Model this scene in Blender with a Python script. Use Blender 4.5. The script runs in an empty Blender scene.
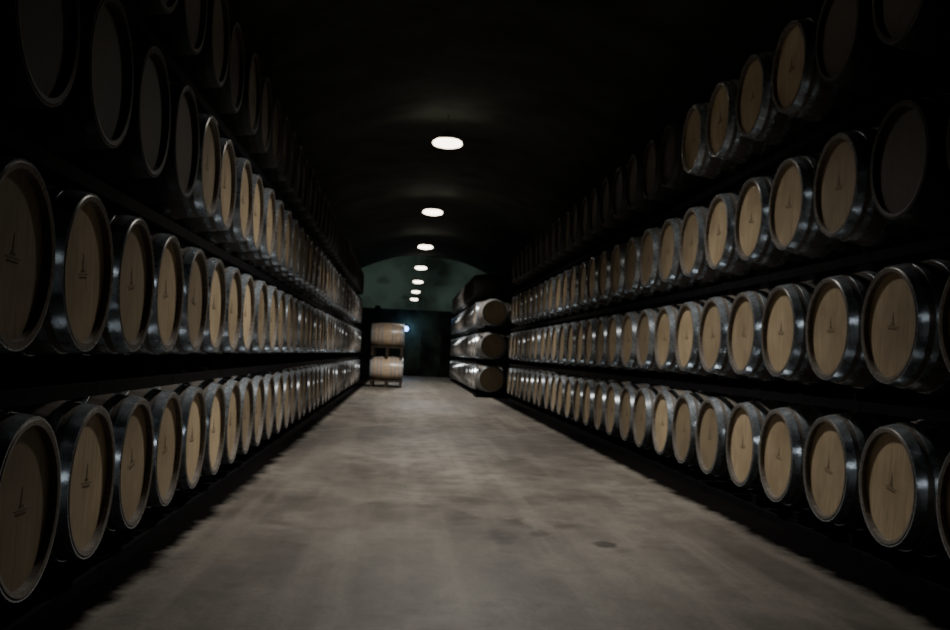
import bpy, bmesh, math, random
from mathutils import Matrix, Vector
random.seed(7)
scene = bpy.context.scene
COL = scene.collection
CAMH = 1.03

# ---------------------------------------------------------------- materials
def new_mat(name):
    m = bpy.data.materials.new(name); m.use_nodes = True
    nt = m.node_tree; b = nt.nodes['Principled BSDF']
    return m, nt, b
def N(nt, typ, **kw):
    n = nt.nodes.new(typ)
    for k, v in kw.items(): setattr(n, k, v)
    return n
def math_n(nt, op, a, b=None, clamp=False):
    n = N(nt, 'ShaderNodeMath', operation=op); n.use_clamp = clamp
    for i, v in enumerate((a, b)):
        if v is None: continue
        if isinstance(v, (int, float)): n.inputs[i].default_value = v
        else: nt.links.new(v, n.inputs[i])
    return n.outputs[0]
def noise(nt, vec, scale, detail=4, rough=.55):
    n = N(nt, 'ShaderNodeTexNoise'); n.inputs['Scale'].default_value = scale
    n.inputs['Detail'].default_value = detail; n.inputs['Roughness'].default_value = rough
    nt.links.new(vec, n.inputs['Vector']); return n.outputs['Fac']
def ramp(nt, fac, stops):
    r = N(nt, 'ShaderNodeValToRGB'); e = r.color_ramp.elements
    while len(e) < len(stops): e.new(.5)
    for i, (p, c) in enumerate(stops):
        e[i].position = p; e[i].color = (*c, 1)
    nt.links.new(fac, r.inputs[0]); return r.outputs[0]
def mix(nt, fac, a, b, mode='MIX'):
    n = N(nt, 'ShaderNodeMix', data_type='RGBA', blend_type=mode)
    for s, v in ((n.inputs[0], fac), (n.inputs[6], a), (n.inputs[7], b)):
        if isinstance(v, (int, float)): s.default_value = v
        elif isinstance(v, tuple): s.default_value = (*v, 1)
        else: nt.links.new(v, s)
    return n.outputs[2]
def mapping(nt, vec, scale):
    n = N(nt, 'ShaderNodeMapping'); n.inputs['Scale'].default_value = scale
    nt.links.new(vec, n.inputs['Vector']); return n.outputs[0]

def wood_head(name='oak_head_wood', k=1.0, sat=1.0):
    m, nt, b = new_mat(name)
    tc = N(nt, 'ShaderNodeTexCoord'); oi = N(nt, 'ShaderNodeObjectInfo')
    off = N(nt, 'ShaderNodeVectorMath', operation='ADD')
    comb = N(nt, 'ShaderNodeCombineXYZ')
    r10 = math_n(nt, 'MULTIPLY', oi.outputs['Random'], 37.0)
    nt.links.new(r10, comb.inputs[2])
    nt.links.new(tc.outputs['Object'], off.inputs[0]); nt.links.new(comb.outputs[0], off.inputs[1])
    v = mapping(nt, off.outputs[0], (1, 22, 1.5))
    g = noise(nt, v, 3.0, 6)
    base = ramp(nt, g, [(.25, (.38, .285, .175)), (.6, (.56, .45, .295)), (.85, (.64, .525, .365))])
    sep = N(nt, 'ShaderNodeSeparateXYZ'); nt.links.new(tc.outputs['Object'], sep.inputs[0])
    f = math_n(nt, 'FRACT', math_n(nt, 'ADD', math_n(nt, 'MULTIPLY', sep.outputs[1], 11.0), 50.3))
    line = math_n(nt, 'LESS_THAN', f, .03)
    c = mix(nt, math_n(nt, 'MULTIPLY', line, .3), base, (.10, .07, .045))
    big = noise(nt, off.outputs[0], 4.0, 2)
    c = mix(nt, ramp(nt, big, [(.38, (.0,)*3), (.75, (.55,)*3)]), c, (.26, .185, .11))
    val = math_n(nt, 'MULTIPLY', math_n(nt, 'ADD', math_n(nt, 'MULTIPLY', oi.outputs['Random'], .66), .46), k)
    hsv = N(nt, 'ShaderNodeHueSaturation'); nt.links.new(c, hsv.inputs['Color']); nt.links.new(val, hsv.inputs['Value'])
    hsv.inputs['Saturation'].default_value = sat
    nt.links.new(hsv.outputs[0], b.inputs['Base Color']); b.inputs['Roughness'].default_value = .62
    return m
def wood_stave(name='aged_oak_staves', lo=(.10, .092, .085), hi=(.22, .20, .185), rough=.36):
    m, nt, b = new_mat(name)
    tc = N(nt, 'ShaderNodeTexCoord'); oi = N(nt, 'ShaderNodeObjectInfo')
    sep = N(nt, 'ShaderNodeSeparateXYZ'); nt.links.new(tc.outputs['Object'], sep.inputs[0])
    a = math_n(nt, 'ARCTAN2', sep.outputs[2], sep.outputs[1])
    f = math_n(nt, 'FRACT', math_n(nt, 'ADD', math_n(nt, 'MULTIPLY', a, 28/6.2832), 30.0))
    line = math_n(nt, 'LESS_THAN', f, .06)
    v = mapping(nt, tc.outputs['Object'], (2, 25, 25))
    g = noise(nt, v, 2.0, 5)
    base = ramp(nt, g, [(.3, lo), (.7, hi)])
    c = mix(nt, math_n(nt, 'MULTIPLY', line, .5), base, (.04, .032, .027))
    val = math_n(nt, 'ADD', math_n(nt, 'MULTIPLY', oi.outputs['Random'], .5), .75)
    hsv = N(nt, 'ShaderNodeHueSaturation'); nt.links.new(c, hsv.inputs['Color']); nt.links.new(val, hsv.inputs['Value'])
    nt.links.new(hsv.outputs[0], b.inputs['Base Color']); b.inputs['Roughness'].default_value = rough
    return m
def hoop_steel(name='galvanized_hoop', metal=.7, k=.85, r=.0):
    m, nt, b = new_mat(name)
    tc = N(nt, 'ShaderNodeTexCoord')
    g = noise(nt, tc.outputs['Object'], 14, 4)
    nt.links.new(ramp(nt, g, [(.3, (.42*k, .48*k, .55*k)), (.7, (.64*k, .72*k, .81*k))]), b.inputs['Base Color'])
    b.inputs['Metallic'].default_value = metal
    nt.links.new(ramp(nt, g, [(.3, (.22+r,)*3), (.7, (.34+r,)*3)]), b.inputs['Roughness'])
    return m
def plain(name, col, rough=.6, metal=0, var=.3, scale=8, bump=0, spec=.5):
    m, nt, b = new_mat(name)
    tc = N(nt, 'ShaderNodeTexCoord')
    g = noise(nt, tc.outputs['Object'], scale, 5)
    lo = tuple(c*(1-var) for c in col); hi = tuple(min(1, c*(1+var)) for c in col)
    nt.links.new(ramp(nt, g, [(.35, lo), (.65, hi)]), b.inputs['Base Color'])
    b.inputs['Roughness'].default_value = rough; b.inputs['Metallic'].default_value = metal
    b.inputs['Specular IOR Level'].default_value = spec
    if bump:
        bn = N(nt, 'ShaderNodeBump'); bn.inputs['Strength'].default_value = bump
        nt.links.new(g, bn.inputs['Height']); nt.links.new(bn.outputs[0], b.inputs['Normal'])
    return m
def emis(name, col, s):
    m, nt, b = new_mat(name)
    b.inputs['Base Color'].default_value = (*col, 1)
    b.inputs['Emission Color'].default_value = (*col, 1); b.inputs['Emission Strength'].default_value = s
    return m
def floor_mat():
    m, nt, b = new_mat('worn_concrete_floor')
    tc = N(nt, 'ShaderNodeTexCoord'); P = tc.outputs['Object']
    n1 = noise(nt, mapping(nt, P, (1, .55, 1)), 1.2, 6, .62)
    n2 = noise(nt, mapping(nt, P, (1, .7, 1)), 4.5, 5, .6)
    n3 = noise(nt, mapping(nt, P, (2.6, .10, 1)), 1.5, 4, .55)
    n4 = noise(nt, P, 40, 3, .6)
    c = ramp(nt, n1, [(.36, (.072, .064, .055)), (.5, (.140, .127, .111)), (.64, (.222, .203, .179))])
    c = mix(nt, ramp(nt, n2, [(.44, (.0,)*3), (.60, (.5,)*3)]), c, (.072, .064, .056))
    c = mix(nt, ramp(nt, n3, [(.5, (.0,)*3), (.66, (.5,)*3)]), c, (.255, .234, .205))
    c = mix(nt, ramp(nt, n4, [(.3, (.4,)*3), (.6, (0,)*3)]), c, (.043, .038, .034))
    sp = noise(nt, P, 2.3, 3, .5)
    c = mix(nt, ramp(nt, sp, [(.60, (0,)*3), (.72, (.65,)*3)]), c, (.043, .038, .033))
    dist = N(nt, 'ShaderNodeVectorMath', operation='MULTIPLY_ADD')
    nz = N(nt, 'ShaderNodeTexNoise'); nz.inputs['Scale'].default_value = 9; nt.links.new(P, nz.inputs['Vector'])
    nt.links.new(nz.outputs['Color'], dist.inputs[0]); dist.inputs[1].default_value = (.22, .5, 0); nt.links.new(P, dist.inputs[2])
    for x, y, rr, k in ((1.19, 5.6, .08, .95), (.60, 5.75, .13, .75), (.42, 6.35, .15, .65), (.75, 6.3, .11, .7), (.52, 7.1, .16, .6), (.86, 5.9, .09, .65)):
        d = N(nt, 'ShaderNodeVectorMath', operation='DISTANCE')
        mp = mapping(nt, dist.outputs[0], (1, .45, 1)); nt.links.new(mp, d.inputs[0])
        d.inputs[1].default_value = (x+.11, (y+.25)*.45, 0)
        mr = N(nt, 'ShaderNodeMapRange'); mr.interpolation_type = 'SMOOTHSTEP'
        mr.inputs['From Min'].default_value = rr; mr.inputs['From Max'].default_value = rr*.35
        nt.links.new(d.outputs['Value'], mr.inputs['Value'])
        c = mix(nt, math_n(nt, 'MULTIPLY', mr.outputs[0], k), c, (.03, .026, .022))
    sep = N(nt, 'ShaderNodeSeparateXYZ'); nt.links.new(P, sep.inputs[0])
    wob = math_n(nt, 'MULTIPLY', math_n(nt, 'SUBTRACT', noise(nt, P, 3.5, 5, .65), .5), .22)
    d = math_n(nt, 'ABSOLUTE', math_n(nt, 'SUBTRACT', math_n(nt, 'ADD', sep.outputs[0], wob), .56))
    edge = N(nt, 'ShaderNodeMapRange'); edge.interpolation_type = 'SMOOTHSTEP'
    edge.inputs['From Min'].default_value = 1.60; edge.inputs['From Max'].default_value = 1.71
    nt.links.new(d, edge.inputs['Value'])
    c = mix(nt, math_n(nt, 'MULTIPLY', edge.outputs[0], .98), c, (.004, .0035, .004))  # shade beside the barrel rows put into the floor colour
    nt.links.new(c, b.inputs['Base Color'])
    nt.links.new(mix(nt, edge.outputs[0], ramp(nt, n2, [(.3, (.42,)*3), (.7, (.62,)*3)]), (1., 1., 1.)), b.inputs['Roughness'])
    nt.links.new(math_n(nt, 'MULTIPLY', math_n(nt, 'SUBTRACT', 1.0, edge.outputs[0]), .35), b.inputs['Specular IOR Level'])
    bn = N(nt, 'ShaderNodeBump'); bn.inputs['Strength'].default_value = .25; bn.inputs['Distance'].default_value = .02
    nt.links.new(n2, bn.inputs['Height']); nt.links.new(bn.outputs[0], b.inputs['Normal'])
    return m

M_HEAD, M_STAVE, M_HOOP = wood_head(), wood_stave(), hoop_steel()
M_HEAD_SHADE = wood_head('old_dusky_head_wood', .13, .85)  # darker copies of the barrel materials, with shade put into the colour
M_STAVE_SHADE = wood_stave('old_dusky_staves', (.014, .012, .011), (.034, .031, .029), .65)
M_HOOP_SHADE = hoop_steel('tarnished_hoop', .5, .09, .2)
M_HOOP_PALE = hoop_steel('bright_galvanized_hoop', .25, .85, .1)
M_HOOP_MID = hoop_steel('dull_galvanized_hoop', .4, .6, .1)
M_STAVE_LIT = wood_stave('new_oak_staves', (.68, .50, .35), (.90, .74, .57), .24)  # lighter copy: strong lamp light on the pallet stack put into the colour
M_STAVE_MID = wood_stave('mid_oak_staves', (.14, .11, .08), (.27, .21, .16), .34)
M_STAMP = plain('burnt_stamp', (.16, .118, .078), .8)
M_RACK = plain('dark_painted_steel', (.004, .0035, .005), .9, 0, spec=.08)
M_FLOOR = floor_mat()
M_WALL = plain('dark_cellar_wall', (.005, .005, .006), .95, 0, .35, 2, .4, spec=.05)
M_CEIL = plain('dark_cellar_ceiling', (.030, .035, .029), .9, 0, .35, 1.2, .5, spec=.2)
M_HALL = plain('hall_plaster_green', (.20, .245, .215), .9, 0, .7, .28, .2)
M_SCREEN = plain('dark_green_partition', (.026, .042, .028), .85, 0, .9, .9, spec=.2)
M_LAMPBODY = plain('lamp_grey_metal', (.05, .05, .05), .6, .3)
M_GLOW = emis('lamp_diffuser_glow', (1, .88, .70), 8)
M_BLUE = emis('flood_light_glass_glow', (.28, .5, 1), 5)
M_PALLET = plain('pallet_pine', (.05, .035, .025), .8)
M_IRON = plain('black_iron', (.02, .02, .02), .6, .5)

# ---------------------------------------------------------------- mesh helpers
def mesh_from_bm(bm, name, mats, smooth=True, angle=35):
    bmesh.ops.recalc_face_normals(bm, faces=bm.faces)
    me = bpy.data.meshes.new(name); bm.to_mesh(me); bm.free()
    for m in mats: me.materials.append(m)
    if smooth:
        for p in me.polygons: p.use_smooth = True
        me.set_sharp_from_angle(angle=math.radians(angle))
    return me
def lathe(bm, prof, seg, mat=0, closed=True):
    """revolve (x,r) profile around X axis"""
    rings = []
    for x, r in prof:
        if r < 1e-6: rings.append([bm.verts.new((x, 0, 0))])
        else: rings.append([bm.verts.new((x, r*math.cos(2*math.pi*i/seg), r*math.sin(2*math.pi*i/seg))) for i in range(seg)])
    pairs = list(zip(rings[:-1], rings[1:]))
    if closed: pairs.append((rings[-1], rings[0]))
    for a, b in pairs:
        for i in range(seg):
            j = (i+1) % seg
            if len(a) == 1 and len(b) == 1: continue
            if len(a) == 1: f = bm.faces.new((a[0], b[i], b[j]))
            elif len(b) == 1: f = bm.faces.new((a[i], a[j], b[0]))
            else: f = bm.faces.new((a[i], a[j], b[j], b[i]))
            f.material_index = mat
def box(bm, x0, x1, y0, y1, z0, z1, mat=0):
    vs = [bm.verts.new(p) for p in ((x0,y0,z0),(x1,y0,z0),(x1,y1,z0),(x0,y1,z0),(x0,y0,z1),(x1,y0,z1),(x1,y1,z1),(x0,y1,z1))]
    for idx in ((0,3,2,1),(4,5,6,7),(0,1,5,4),(1,2,6,5),(2,3,7,6),(3,0,4,7)):
        f = bm.faces.new([vs[i] for i in idx]); f.material_index = mat
def prism(bm, pts, h0, h1, mat=0):
    a = [bm.verts.new((h0, p[0], p[1])) for p in pts]; b = [bm.verts.new((h1, p[0], p[1])) for p in pts]
    n = len(pts)
    bm.faces.new(a).material_index = mat; bm.faces.new(b[::-1]).material_index = mat
    for i in range(n):
        bm.faces.new((a[i], a[(i+1) % n], b[(i+1) % n], b[i])).material_index = mat
def add(name, me, loc=(0,0,0), parent=None, **props):
    o = bpy.data.objects.new(name, me); o.location = loc
    COL.objects.link(o)
    if parent: o.parent = parent
    for k, v in props.items(): o[k] = v
    return o

# ---------------------------------------------------------------- barrel
HL, RC = .475, .298
RI = RC-.026
def rad(x, RB): return RB-(RB-RC)*(abs(x)/HL)**2
def body_prof(n, RB):
    p = [(HL-.075, RI-.004), (HL-.004, RI), (HL, RC-.008), (HL-.006, rad(HL, RB))]
    for i in range(1, n): 
        x = HL-2*HL*i/n; p.append((x, rad(x, RB)))
    p += [(-HL+.006, rad(HL, RB)), (-HL, RC-.008), (-HL+.004, RI), (-HL+.075, RI-.004)]
    return p
HOOPS = [(s*c, w) for s in (1, -1) for c, w in ((.447, .050), (.375, .032), (.255, .032), (.150, .034))]
def hoop_prof(c, w, RB):
    a, b = c-w/2, c+w/2
    return [(a, rad(a, RB)-.002), (a, rad(a, RB)+.004), (b, rad(b, RB)+.004), (b, rad(b, RB)-.002)]
def head_prof(s):
    r = RI-.0005
    return [(s*(HL-.030), 0), (s*(HL-.030), r), (s*(HL-.050), r), (s*(HL-.050), 0)]
def mk(fn, name, mats, **k):
    bm = bmesh.new(); fn(bm); return mesh_from_bm(bm, name, mats, **k)
SEG = 48
def far_barrel(bm, RB, seg=28):
    lathe(bm, body_prof(10, RB), seg, 0, True)
    for c, w in HOOPS: lathe(bm, hoop_prof(c, w, RB), seg, 1)
    for s in (1, -1): lathe(bm, head_prof(s), seg, 2, False)
RBL, RBR = .338, .362
class Kit: pass
def make_kit(ms, mh, mo, RB):
    k = Kit()
    k.body = mk(lambda bm: lathe(bm, body_prof(14, RB), SEG, 0, True), 'barrel_staves', [ms])
    k.hoops = [mk(lambda bm, c=c, w=w: lathe(bm, hoop_prof(c, w, RB), SEG), 'hoop', [mo]) for c, w in HOOPS]
    k.hf = mk(lambda bm: lathe(bm, head_prof(1), SEG, 0, False), 'barrel_head', [mh])
    k.hb = mk(lambda bm: lathe(bm, head_prof(-1), SEG, 0, False), 'barrel_head', [mh])
    k.far = mk(lambda bm: far_barrel(bm, RB), 'wine_barrel', [ms, mo, mh])
    return k
KITS = {(o, RB): make_kit(*( (M_STAVE_SHADE, M_HEAD_SHADE, M_HOOP_SHADE) if o else (M_STAVE, M_HEAD, M_HOOP)), RB) for o in (0, 1) for RB in (RBL, RBR)}
def stamp(bm):
    x0, x1 = HL-.0302, HL-.0285
    def P(pts): prism(bm, pts, x0, x1)
    P([(-.007,.0),(.007,.0),(.006,.040),(.003,.044),(.0,.070),(-.003,.044),(-.006,.040)])
    P([(-.020,.0),(-.013,.0),(-.013,.008),(-.018,.010)])
    P([(.013,.0),(.020,.0),(.018,.010),(.013,.008)])
    P([(-.060,-.010),(.060,-.010),(.060,-.006),(-.060,-.006)])
    y = -.045
    for w in (.008,.006,.009,.005,.009,.007,.008,.006):   # row of tiny illegible burnt letters
        P([(y,-.024),(y+w,-.024),(y+w,-.017),(y,-.017)]); y += w+.0045
ME_STAMP = mk(stamp, 'burnt_stamp', [M_STAMP], smooth=False)
ME_LIT = mk(lambda bm: far_barrel(bm, RBL), 'new_wine_barrel', [M_STAVE_LIT, M_HOOP_PALE, M_HEAD])
ME_MID = mk(lambda bm: far_barrel(bm, RBR), 'mid_wine_barrel', [M_STAVE_MID, M_HOOP_MID, M_HEAD])

SX = .21
def rack_mesh(pitch, H, RB):
    """cradle for two barrels; H = height from underside to barrel axis"""
    bm = bmesh.new()
    L = pitch-.004
    r = rad(SX, RB)+.004
    rail = min(.055, H-r-.01)
    for sx in (-SX, SX):
        box(bm, sx-.018, sx+.018, -L, L, 0, rail)
        for cy in (-pitch/2, pitch/2):
            prev = None
            for i in range(13):
                y = -.17+.34*i/12
                zt = H-math.sqrt(r*r-y*y)-.0005
                cur = (bm.verts.new((sx-.012, cy+y, rail-.005)), bm.verts.new((sx+.012, cy+y, rail-.005)),
                       bm.verts.new((sx+.012, cy+y, zt)), bm.verts.new((sx-.012, cy+y, zt)))
                if prev:
                    for k in range(4):
                        bm.faces.new((prev[k], prev[(k+1) % 4], cur[(k+1) % 4], cur[k]))
                else: bm.faces.new(cur)
                prev = cur
            bm.faces.new(prev[::-1])
    for y in (-L, -.02, L-.04):
        box(bm, -SX, SX, y, y+.04, .012, rail-.003)
        for e in (-1, 1): box(bm, min(e*SX, e*.42), max(e*SX, e*.42), y, y+.04, .012, rail-.003)
    for e in (-1, 1): box(bm, e*.42-.012, e*.42+.012, -L, L, .0, rail)   # outer tube
    return mesh_from_bm(bm, 'barrel_rack', [M_RACK], smooth=False)

Z1 = .46
ROWS = [('aisle wall of barrels with the long run', -1.21, 1, 3.43, .68, 38, [(0, 0), (.82, -.20), (1.64, -.04), (2.46, .05)], RBL),
        ('barrels opposite the long run', 2.48, -1, 4.18, .76, 26, [(0, 0), (.82, .03), (1.66, -.03), (2.60, .04)], RBR),
        ('barrels past the cross aisle', 1.84, -1, 25.95, .76, 18, [(0, 0), (.82, .0), (1.64, .0), (2.46, .0)], RBR)]
LAB_N = "oak wine barrel with galvanized hoops and stamped head on steel rack"
LAB_SHADE = "dusky old oak wine barrel with tarnished hoops on steel rack"
LAB_F = "oak wine barrel with grey steel hoops stacked on dark rack"
RLAB = dict(label="black steel cradle rack carrying two oak wine barrels", category="barrel rack")
allb = []
rack_cache = {}
def get_rack(p, H, RB):
    if (p, H) not in rack_cache: rack_cache[(p, H)] = rack_mesh(p, H, RB)
    return rack_cache[(p, H)]
for ri, (g, fx, d, y0, p, nc, zs, RB) in enumerate(ROWS):
    cx = fx - d*HL
    for t, (dz, dy) in enumerate(zs):
        zc = Z1+dz
        H = Z1 if t == 0 else round(dz-zs[t-1][0]-rad(SX, RB)-.0045, 5)
        for k in range(nc):
            if ri == 2 and t == 3 and k < 2: continue
            y = y0+dy+p*k
            kind = 'std'
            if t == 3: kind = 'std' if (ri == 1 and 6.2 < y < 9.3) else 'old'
            if t == 2 and ri < 2 and y < (5.6 if ri == 0 else 5.0): kind = 'old'  # barrels outside the lamp pools take the copies with painted shade
            allb.append((y, cx, zc, d, g, RB, kind))
            if k % 2 == 0:
                add('barrel_rack', get_rack(p, H, RB), (cx, y0+dy+p*(k+.5), zc-H), group="steel racks under the "+g, **RLAB)
# end pile of the far run: barrels turned to face up the aisle, two per tier
for t in range(3):
    zc = Z1+.82*t
    H = Z1 if t == 0 else round(.82-rad(SX, RBR)-.0045, 5)
    xc = 1.84+RBR+.38-.005
    for s in (-1, 1): allb.append((24.95, xc+s*.38, zc, 0, 'end pile facing the aisle', RBR, 'mid'))
    o = add('barrel_rack', get_rack(.76, H, RBR), (xc, 24.95, zc-H), group="steel racks under the end pile", **RLAB)
    o.rotation_euler = (0, 0, -math.pi/2)
PB = [(0, .20), (.20+2*RBL+.005, .30)]
for t, (zb, h) in enumerate(PB):
    for k in range(3):
        allb.append((29.25+.70*k, .02-HL, zb+h+RBL, 1, 'pallet stack of barrels', RBL, 'new'))  # new picks the pale copy with lamp light put into its colour
allb.sort(key=lambda b: (0 if b[6] in ('new', 'mid') else b[0]))  # new: barrels with lamp light painted into their colour

def make_barrel(y, cx, z, d, g, RB, kind):
    near = y < 13.5
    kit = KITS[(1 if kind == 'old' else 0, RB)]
    jx = random.uniform(-.012, .012) if d else 0
    tilt = random.uniform(-.16, .16)
    rz = {1: 0, -1: math.pi, 0: -math.pi/2}[d]
    lab = LAB_SHADE if kind == 'old' else (LAB_N if near else LAB_F)
    if kind == 'new': lab = "pale new oak wine barrel lying on a timber pallet"
    if kind == 'mid': lab = "oak wine barrel facing up the aisle in the end pile"
    me = {'new': ME_LIT, 'mid': ME_MID}.get(kind) or (kit.body if near else kit.far)
    o = add('wine_barrel', me, (cx+jx, y+random.uniform(-.001,.001), z), label=lab, category="barrel", group=g)
    o.rotation_euler = (tilt, 0, rz)
    if near:
        for me in kit.hoops: add('hoop', me, parent=o)
        add('barrel_head', kit.hf, parent=o); add('barrel_head', kit.hb, parent=o)
        if kind != 'old': add('stamp', ME_STAMP, parent=o, label="faint burnt emblem above a line of small letters")
for b in allb[:300]: make_barrel(*b)
rest = allb[300:]
bm = bmesh.new()
src = bmesh.new(); far_barrel(src, RBR, 16)
tmp = bpy.data.meshes.new('tmp'); src.to_mesh(tmp); src.free()
for (y, cx, z, d, g, t, pl) in rest:
    n0 = len(bm.verts)
    bm.from_mesh(tmp)
    bm.verts.ensure_lookup_table()
    M = Matrix.Translation((cx, y, z)) @ Matrix.Rotation(0 if d > 0 else math.pi, 4, 'Z')
    for v in bm.verts[n0:]: v.co = M @ v.co
me = mesh_from_bm(bm, 'wine_barrel_stack', [M_STAVE, M_HOOP, M_HEAD])
add('wine_barrel_stack', me, kind="stuff", label="farthest oak wine barrels stacked four high on racks", category="barrels")

def pallet(bm, h):
    for x in (-.46, -.04, .38): box(bm, x, x+.08, -1.02, 1.02, 0, h-.052)
    for i in range(10):
        y = -1.02+i*.216; box(bm, -.48, .48, y, y+.095, h-.052, h-.004)
    for k in range(3):     # low chocks between the slats and each barrel
        for s in (-1, 1):
            y = -.70+.7*k+s*.10
            pts = [(y-.02*s, h-.004), (y+.05*s, h-.004), (y+.05*s, h+.012), (y-.02*s, h+.002)]
            for sx in (-.3, .3): prism(bm, pts, sx-.03, sx+.03)
for zb, h in PB:
    add('timber_pallet', mk(lambda bm: pallet(bm, h), 'timber_pallet', [M_PALLET], smooth=False), (-.455, 29.95, zb),
        label="long timber pallet with chocks under pale oak barrels", category="pallet", group="pallets under the short barrel stack")

# ---------------------------------------------------------------- lamps
LX, LZ, LS = .57, CAMH+3.44, 8.2
def vert(bm_fn, name, mats, ang=-math.pi/2, axis='Y', **k):
    bm = bmesh.new(); bm_fn(bm)
    bmesh.ops.rotate(bm, verts=bm.verts, cent=(0,0,0), matrix=Matrix.Rotation(ang, 3, axis))
    return mesh_from_bm(bm, name, mats, **k)
ME_HOUS = vert(lambda bm: lathe(bm, [(0.085,.18),(.10,.185),(.13,.16),(.15,.10),(.19,.07),(.19,0.0),(.085,0)], 32, 0, False), 'lamp_housing', [M_LAMPBODY])
ME_DIFF = vert(lambda bm: lathe(bm, [(.085,.0),(.085,.20),(.06,.238),(.03,.248),(.0,.228),(-.02,.165),(-.035,.08),(-.038,0)], 32, 0, False), 'lamp_diffuser', [M_GLOW])
ME_ROD = vert(lambda bm: lathe(bm, [(.19,0),(.19,.005),(.52,.005),(.52,0)], 10, 0, False), 'hanging_rod', [M_LAMPBODY])
ME_ROD2 = vert(lambda bm: lathe(bm, [(.19,0),(.19,.005),(3.3,.005),(3.3,0)], 10, 0, False), 'hanging_rod', [M_LAMPBODY])
for n in range(1, 9):
    y = LS*n
    e = bpy.data.objects.new('ceiling_lamp', None); COL.objects.link(e); e.location = (LX, y, LZ); e.empty_display_size = .3
    e['label'] = "round hanging ceiling lamp with glowing diffuser above the aisle"; e['category'] = "ceiling lamp"; e['group'] = "row of ceiling lamps"
    add('lamp_housing', ME_HOUS, parent=e); add('lamp_diffuser', ME_DIFF, parent=e)
    add('hanging_rod', ME_ROD if y < 40 else ME_ROD2, parent=e)
    L = bpy.data.lights.new('lamp_light', 'SPOT'); L.energy = {1: 880, 2: 720, 3: 1150, 4: 700}.get(n, 150)
    L.color = (1, .94, .84); L.spot_size = math.radians(142); L.spot_blend = .8; L.shadow_soft_size = .13
    lo = bpy.data.objects.new('lamp_light', L); COL.objects.link(lo); lo.parent = e; lo.location = (0, 0, -.10)
    lo.scale = (.49, 1, 1)      # cone squeezed across the aisle to keep light off the top tier

# ---------------------------------------------------------------- shell
def boxobj(name, x0, x1, y0, y1, z0, z1, mat, **p):
    me = mk(lambda bm: box(bm, x0, x1, y0, y1, z0, z1), name, [mat], smooth=False)
    return add(name, me, **p)
S = dict(kind="structure")
XL, XR, YE = -2.45, 3.75, 40.5
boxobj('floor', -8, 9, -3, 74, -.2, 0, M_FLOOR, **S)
boxobj('wall_left', XL-.3, XL, -3, YE, 0, 4.4, M_WALL, **S)
boxobj('wall_right', XR, XR+.3, -3, YE, 0, 4.4, M_WALL, **S)
boxobj('wall_back', XL-.3, XR+.3, -3.3, -3, 0, 5.2, M_WALL, **S)
def arch(bm, x0, x1, cx, apex, k, y0, y1, th, n=28):
    prev = None
    for i in range(n+1):
        x = x0+(x1-x0)*i/n; z = apex-k*(x-cx)**2
        cur = [bm.verts.new(p) for p in ((x,y0,z),(x,y1,z),(x,y1,z+th),(x,y0,z+th))]
        if prev:
            for a in range(4): bm.faces.new((prev[a], prev[(a+1)%4], cur[(a+1)%4], cur[a]))
        else: bm.faces.new(cur)
        prev = cur
    bm.faces.new(prev[::-1])
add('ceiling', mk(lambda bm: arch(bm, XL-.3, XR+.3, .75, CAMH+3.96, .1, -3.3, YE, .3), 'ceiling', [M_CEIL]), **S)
boxobj('wall_hall_left', -7, -6.7, YE, 72, 0, 8, M_HALL, **S)
boxobj('wall_hall_right', 8, 8.3, YE, 72, 0, 8, M_HALL, **S)
boxobj('wall_end', -7, 8.3, 72, 72.3, 0, 9, M_HALL, **S)
add('ceiling_hall', mk(lambda bm: arch(bm, -7, 8.3, .65, 8.0, .03, YE, 72.3, .3), 'ceiling_hall', [M_HALL]), **S)
boxobj('wall_hall_front_left', -7, XL-.3, YE-.3, YE, 0, 8, M_WALL, **S)
boxobj('wall_hall_front_right', XR+.3, 8.3, YE-.3, YE, 0, 8, M_WALL, **S)
boxobj('wall_hall_front_top', XL-.3, XR+.3, YE, YE+.3, CAMH+4.27, 8.2, M_WALL, **S)
boxobj('wall_partition', -2.75, 4.05, 44, 44.2, 0, 2.9, M_SCREEN, **S)
boxobj('door_1', .75, 1.65, 43.93, 43.995, 0.0, 2.1, plain('door_dark_green', (.022, .034, .024), .8, 0, .8, 1.5, spec=.2), **S)

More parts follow.
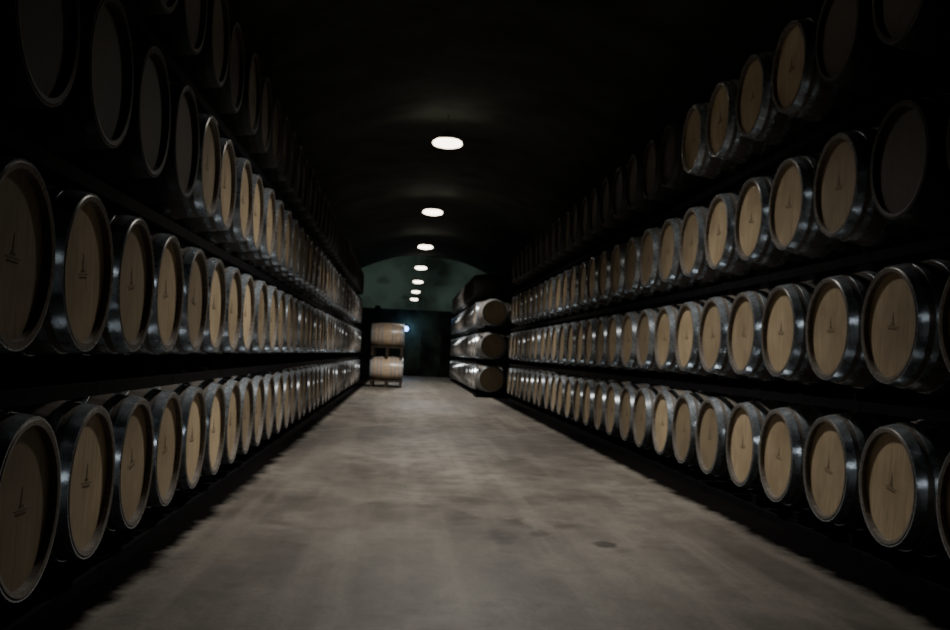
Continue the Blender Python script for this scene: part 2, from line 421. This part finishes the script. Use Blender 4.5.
e = bpy.data.objects.new('flood_light', None); COL.objects.link(e); e.location = (.09, 43.9, 2.05)
e['label'] = "small bluish flood light fixed on the dark partition"; e['category'] = "flood light"
add('flood_bracket', mk(lambda bm: box(bm, -.04, .04, .04, .10, -.06, .06), 'flood_bracket', [M_IRON], smooth=False), parent=e)
add('flood_housing', vert(lambda bm: lathe(bm, [(-.05,0),(-.05,.12),(0,.12),(.05,.06),(.05,0)], 24, 0, False), 'flood_housing', [M_IRON], math.pi/2, 'Z'), parent=e)
add('flood_glass', vert(lambda bm: lathe(bm, [(-.075,0),(-.068,.07),(-.05,.11),(-.049,0)], 24, 0, False), 'flood_glass', [M_BLUE], math.pi/2, 'Z'), parent=e)
L = bpy.data.lights.new('flood_beam', 'POINT'); L.energy = 12; L.color = (.28, .5, 1); L.shadow_soft_size = .05
lo = bpy.data.objects.new('flood_beam', L); COL.objects.link(lo); lo.parent = e; lo.location = (0, -.25, 0)
for x in (-1.2, 2.6):  # made-up fill lights for the green glow, no fixture known in the hall
    e = bpy.data.objects.new('up_lighter', None); COL.objects.link(e); e.location = (x, 44.1, 2.9)
    e['label'] = "small green tinted up-lighter on top of the partition"; e['category'] = "up-lighter"; e['group'] = "up-lighters"  # category up-lighter stands for an added fill light
    add('up_lighter_housing', mk(lambda bm: box(bm, -.12, .12, -.08, .08, 0, .12), 'up_lighter_housing', [M_IRON], smooth=False), parent=e)
    L = bpy.data.lights.new('up_light', 'SPOT'); L.energy = 1200; L.color = (.80, 1, .93); L.spot_size = math.radians(150); L.spot_blend = .8; L.shadow_soft_size = .1
    lo = bpy.data.objects.new('up_light', L); COL.objects.link(lo); lo.parent = e; lo.location = (0, 0, .2)
    lo.rotation_euler = (math.radians(112), 0, 0)

# ---------------------------------------------------------------- world & camera
w = bpy.data.worlds.new('World'); scene.world = w; w.use_nodes = True
w.node_tree.nodes['Background'].inputs[0].default_value = (.35, .45, .5, 1)
w.node_tree.nodes['Background'].inputs[1].default_value = .003
F = 1000.0
r = math.radians(2.7)
Y = Vector((-72/F, -37/F, -1)).normalized()
U = Vector((math.sin(r), math.cos(r), 0)); Z = (U-Y*U.dot(Y)).normalized(); X = Y.cross(Z)
R = Matrix((X, Y, Z))
cam = bpy.data.cameras.new('camera'); cam.sensor_width = 36; cam.lens = 36*F/950; cam.clip_end = 300
cam.dof.use_dof = True; cam.dof.focus_distance = 2.0; cam.dof.aperture_fstop = 9   # slightly missed focus, as in the phone picture
co = bpy.data.objects.new('camera', cam); COL.objects.link(co)
co.matrix_world = Matrix.Translation((0, 0, CAMH)) @ R.to_4x4()
scene.camera = co
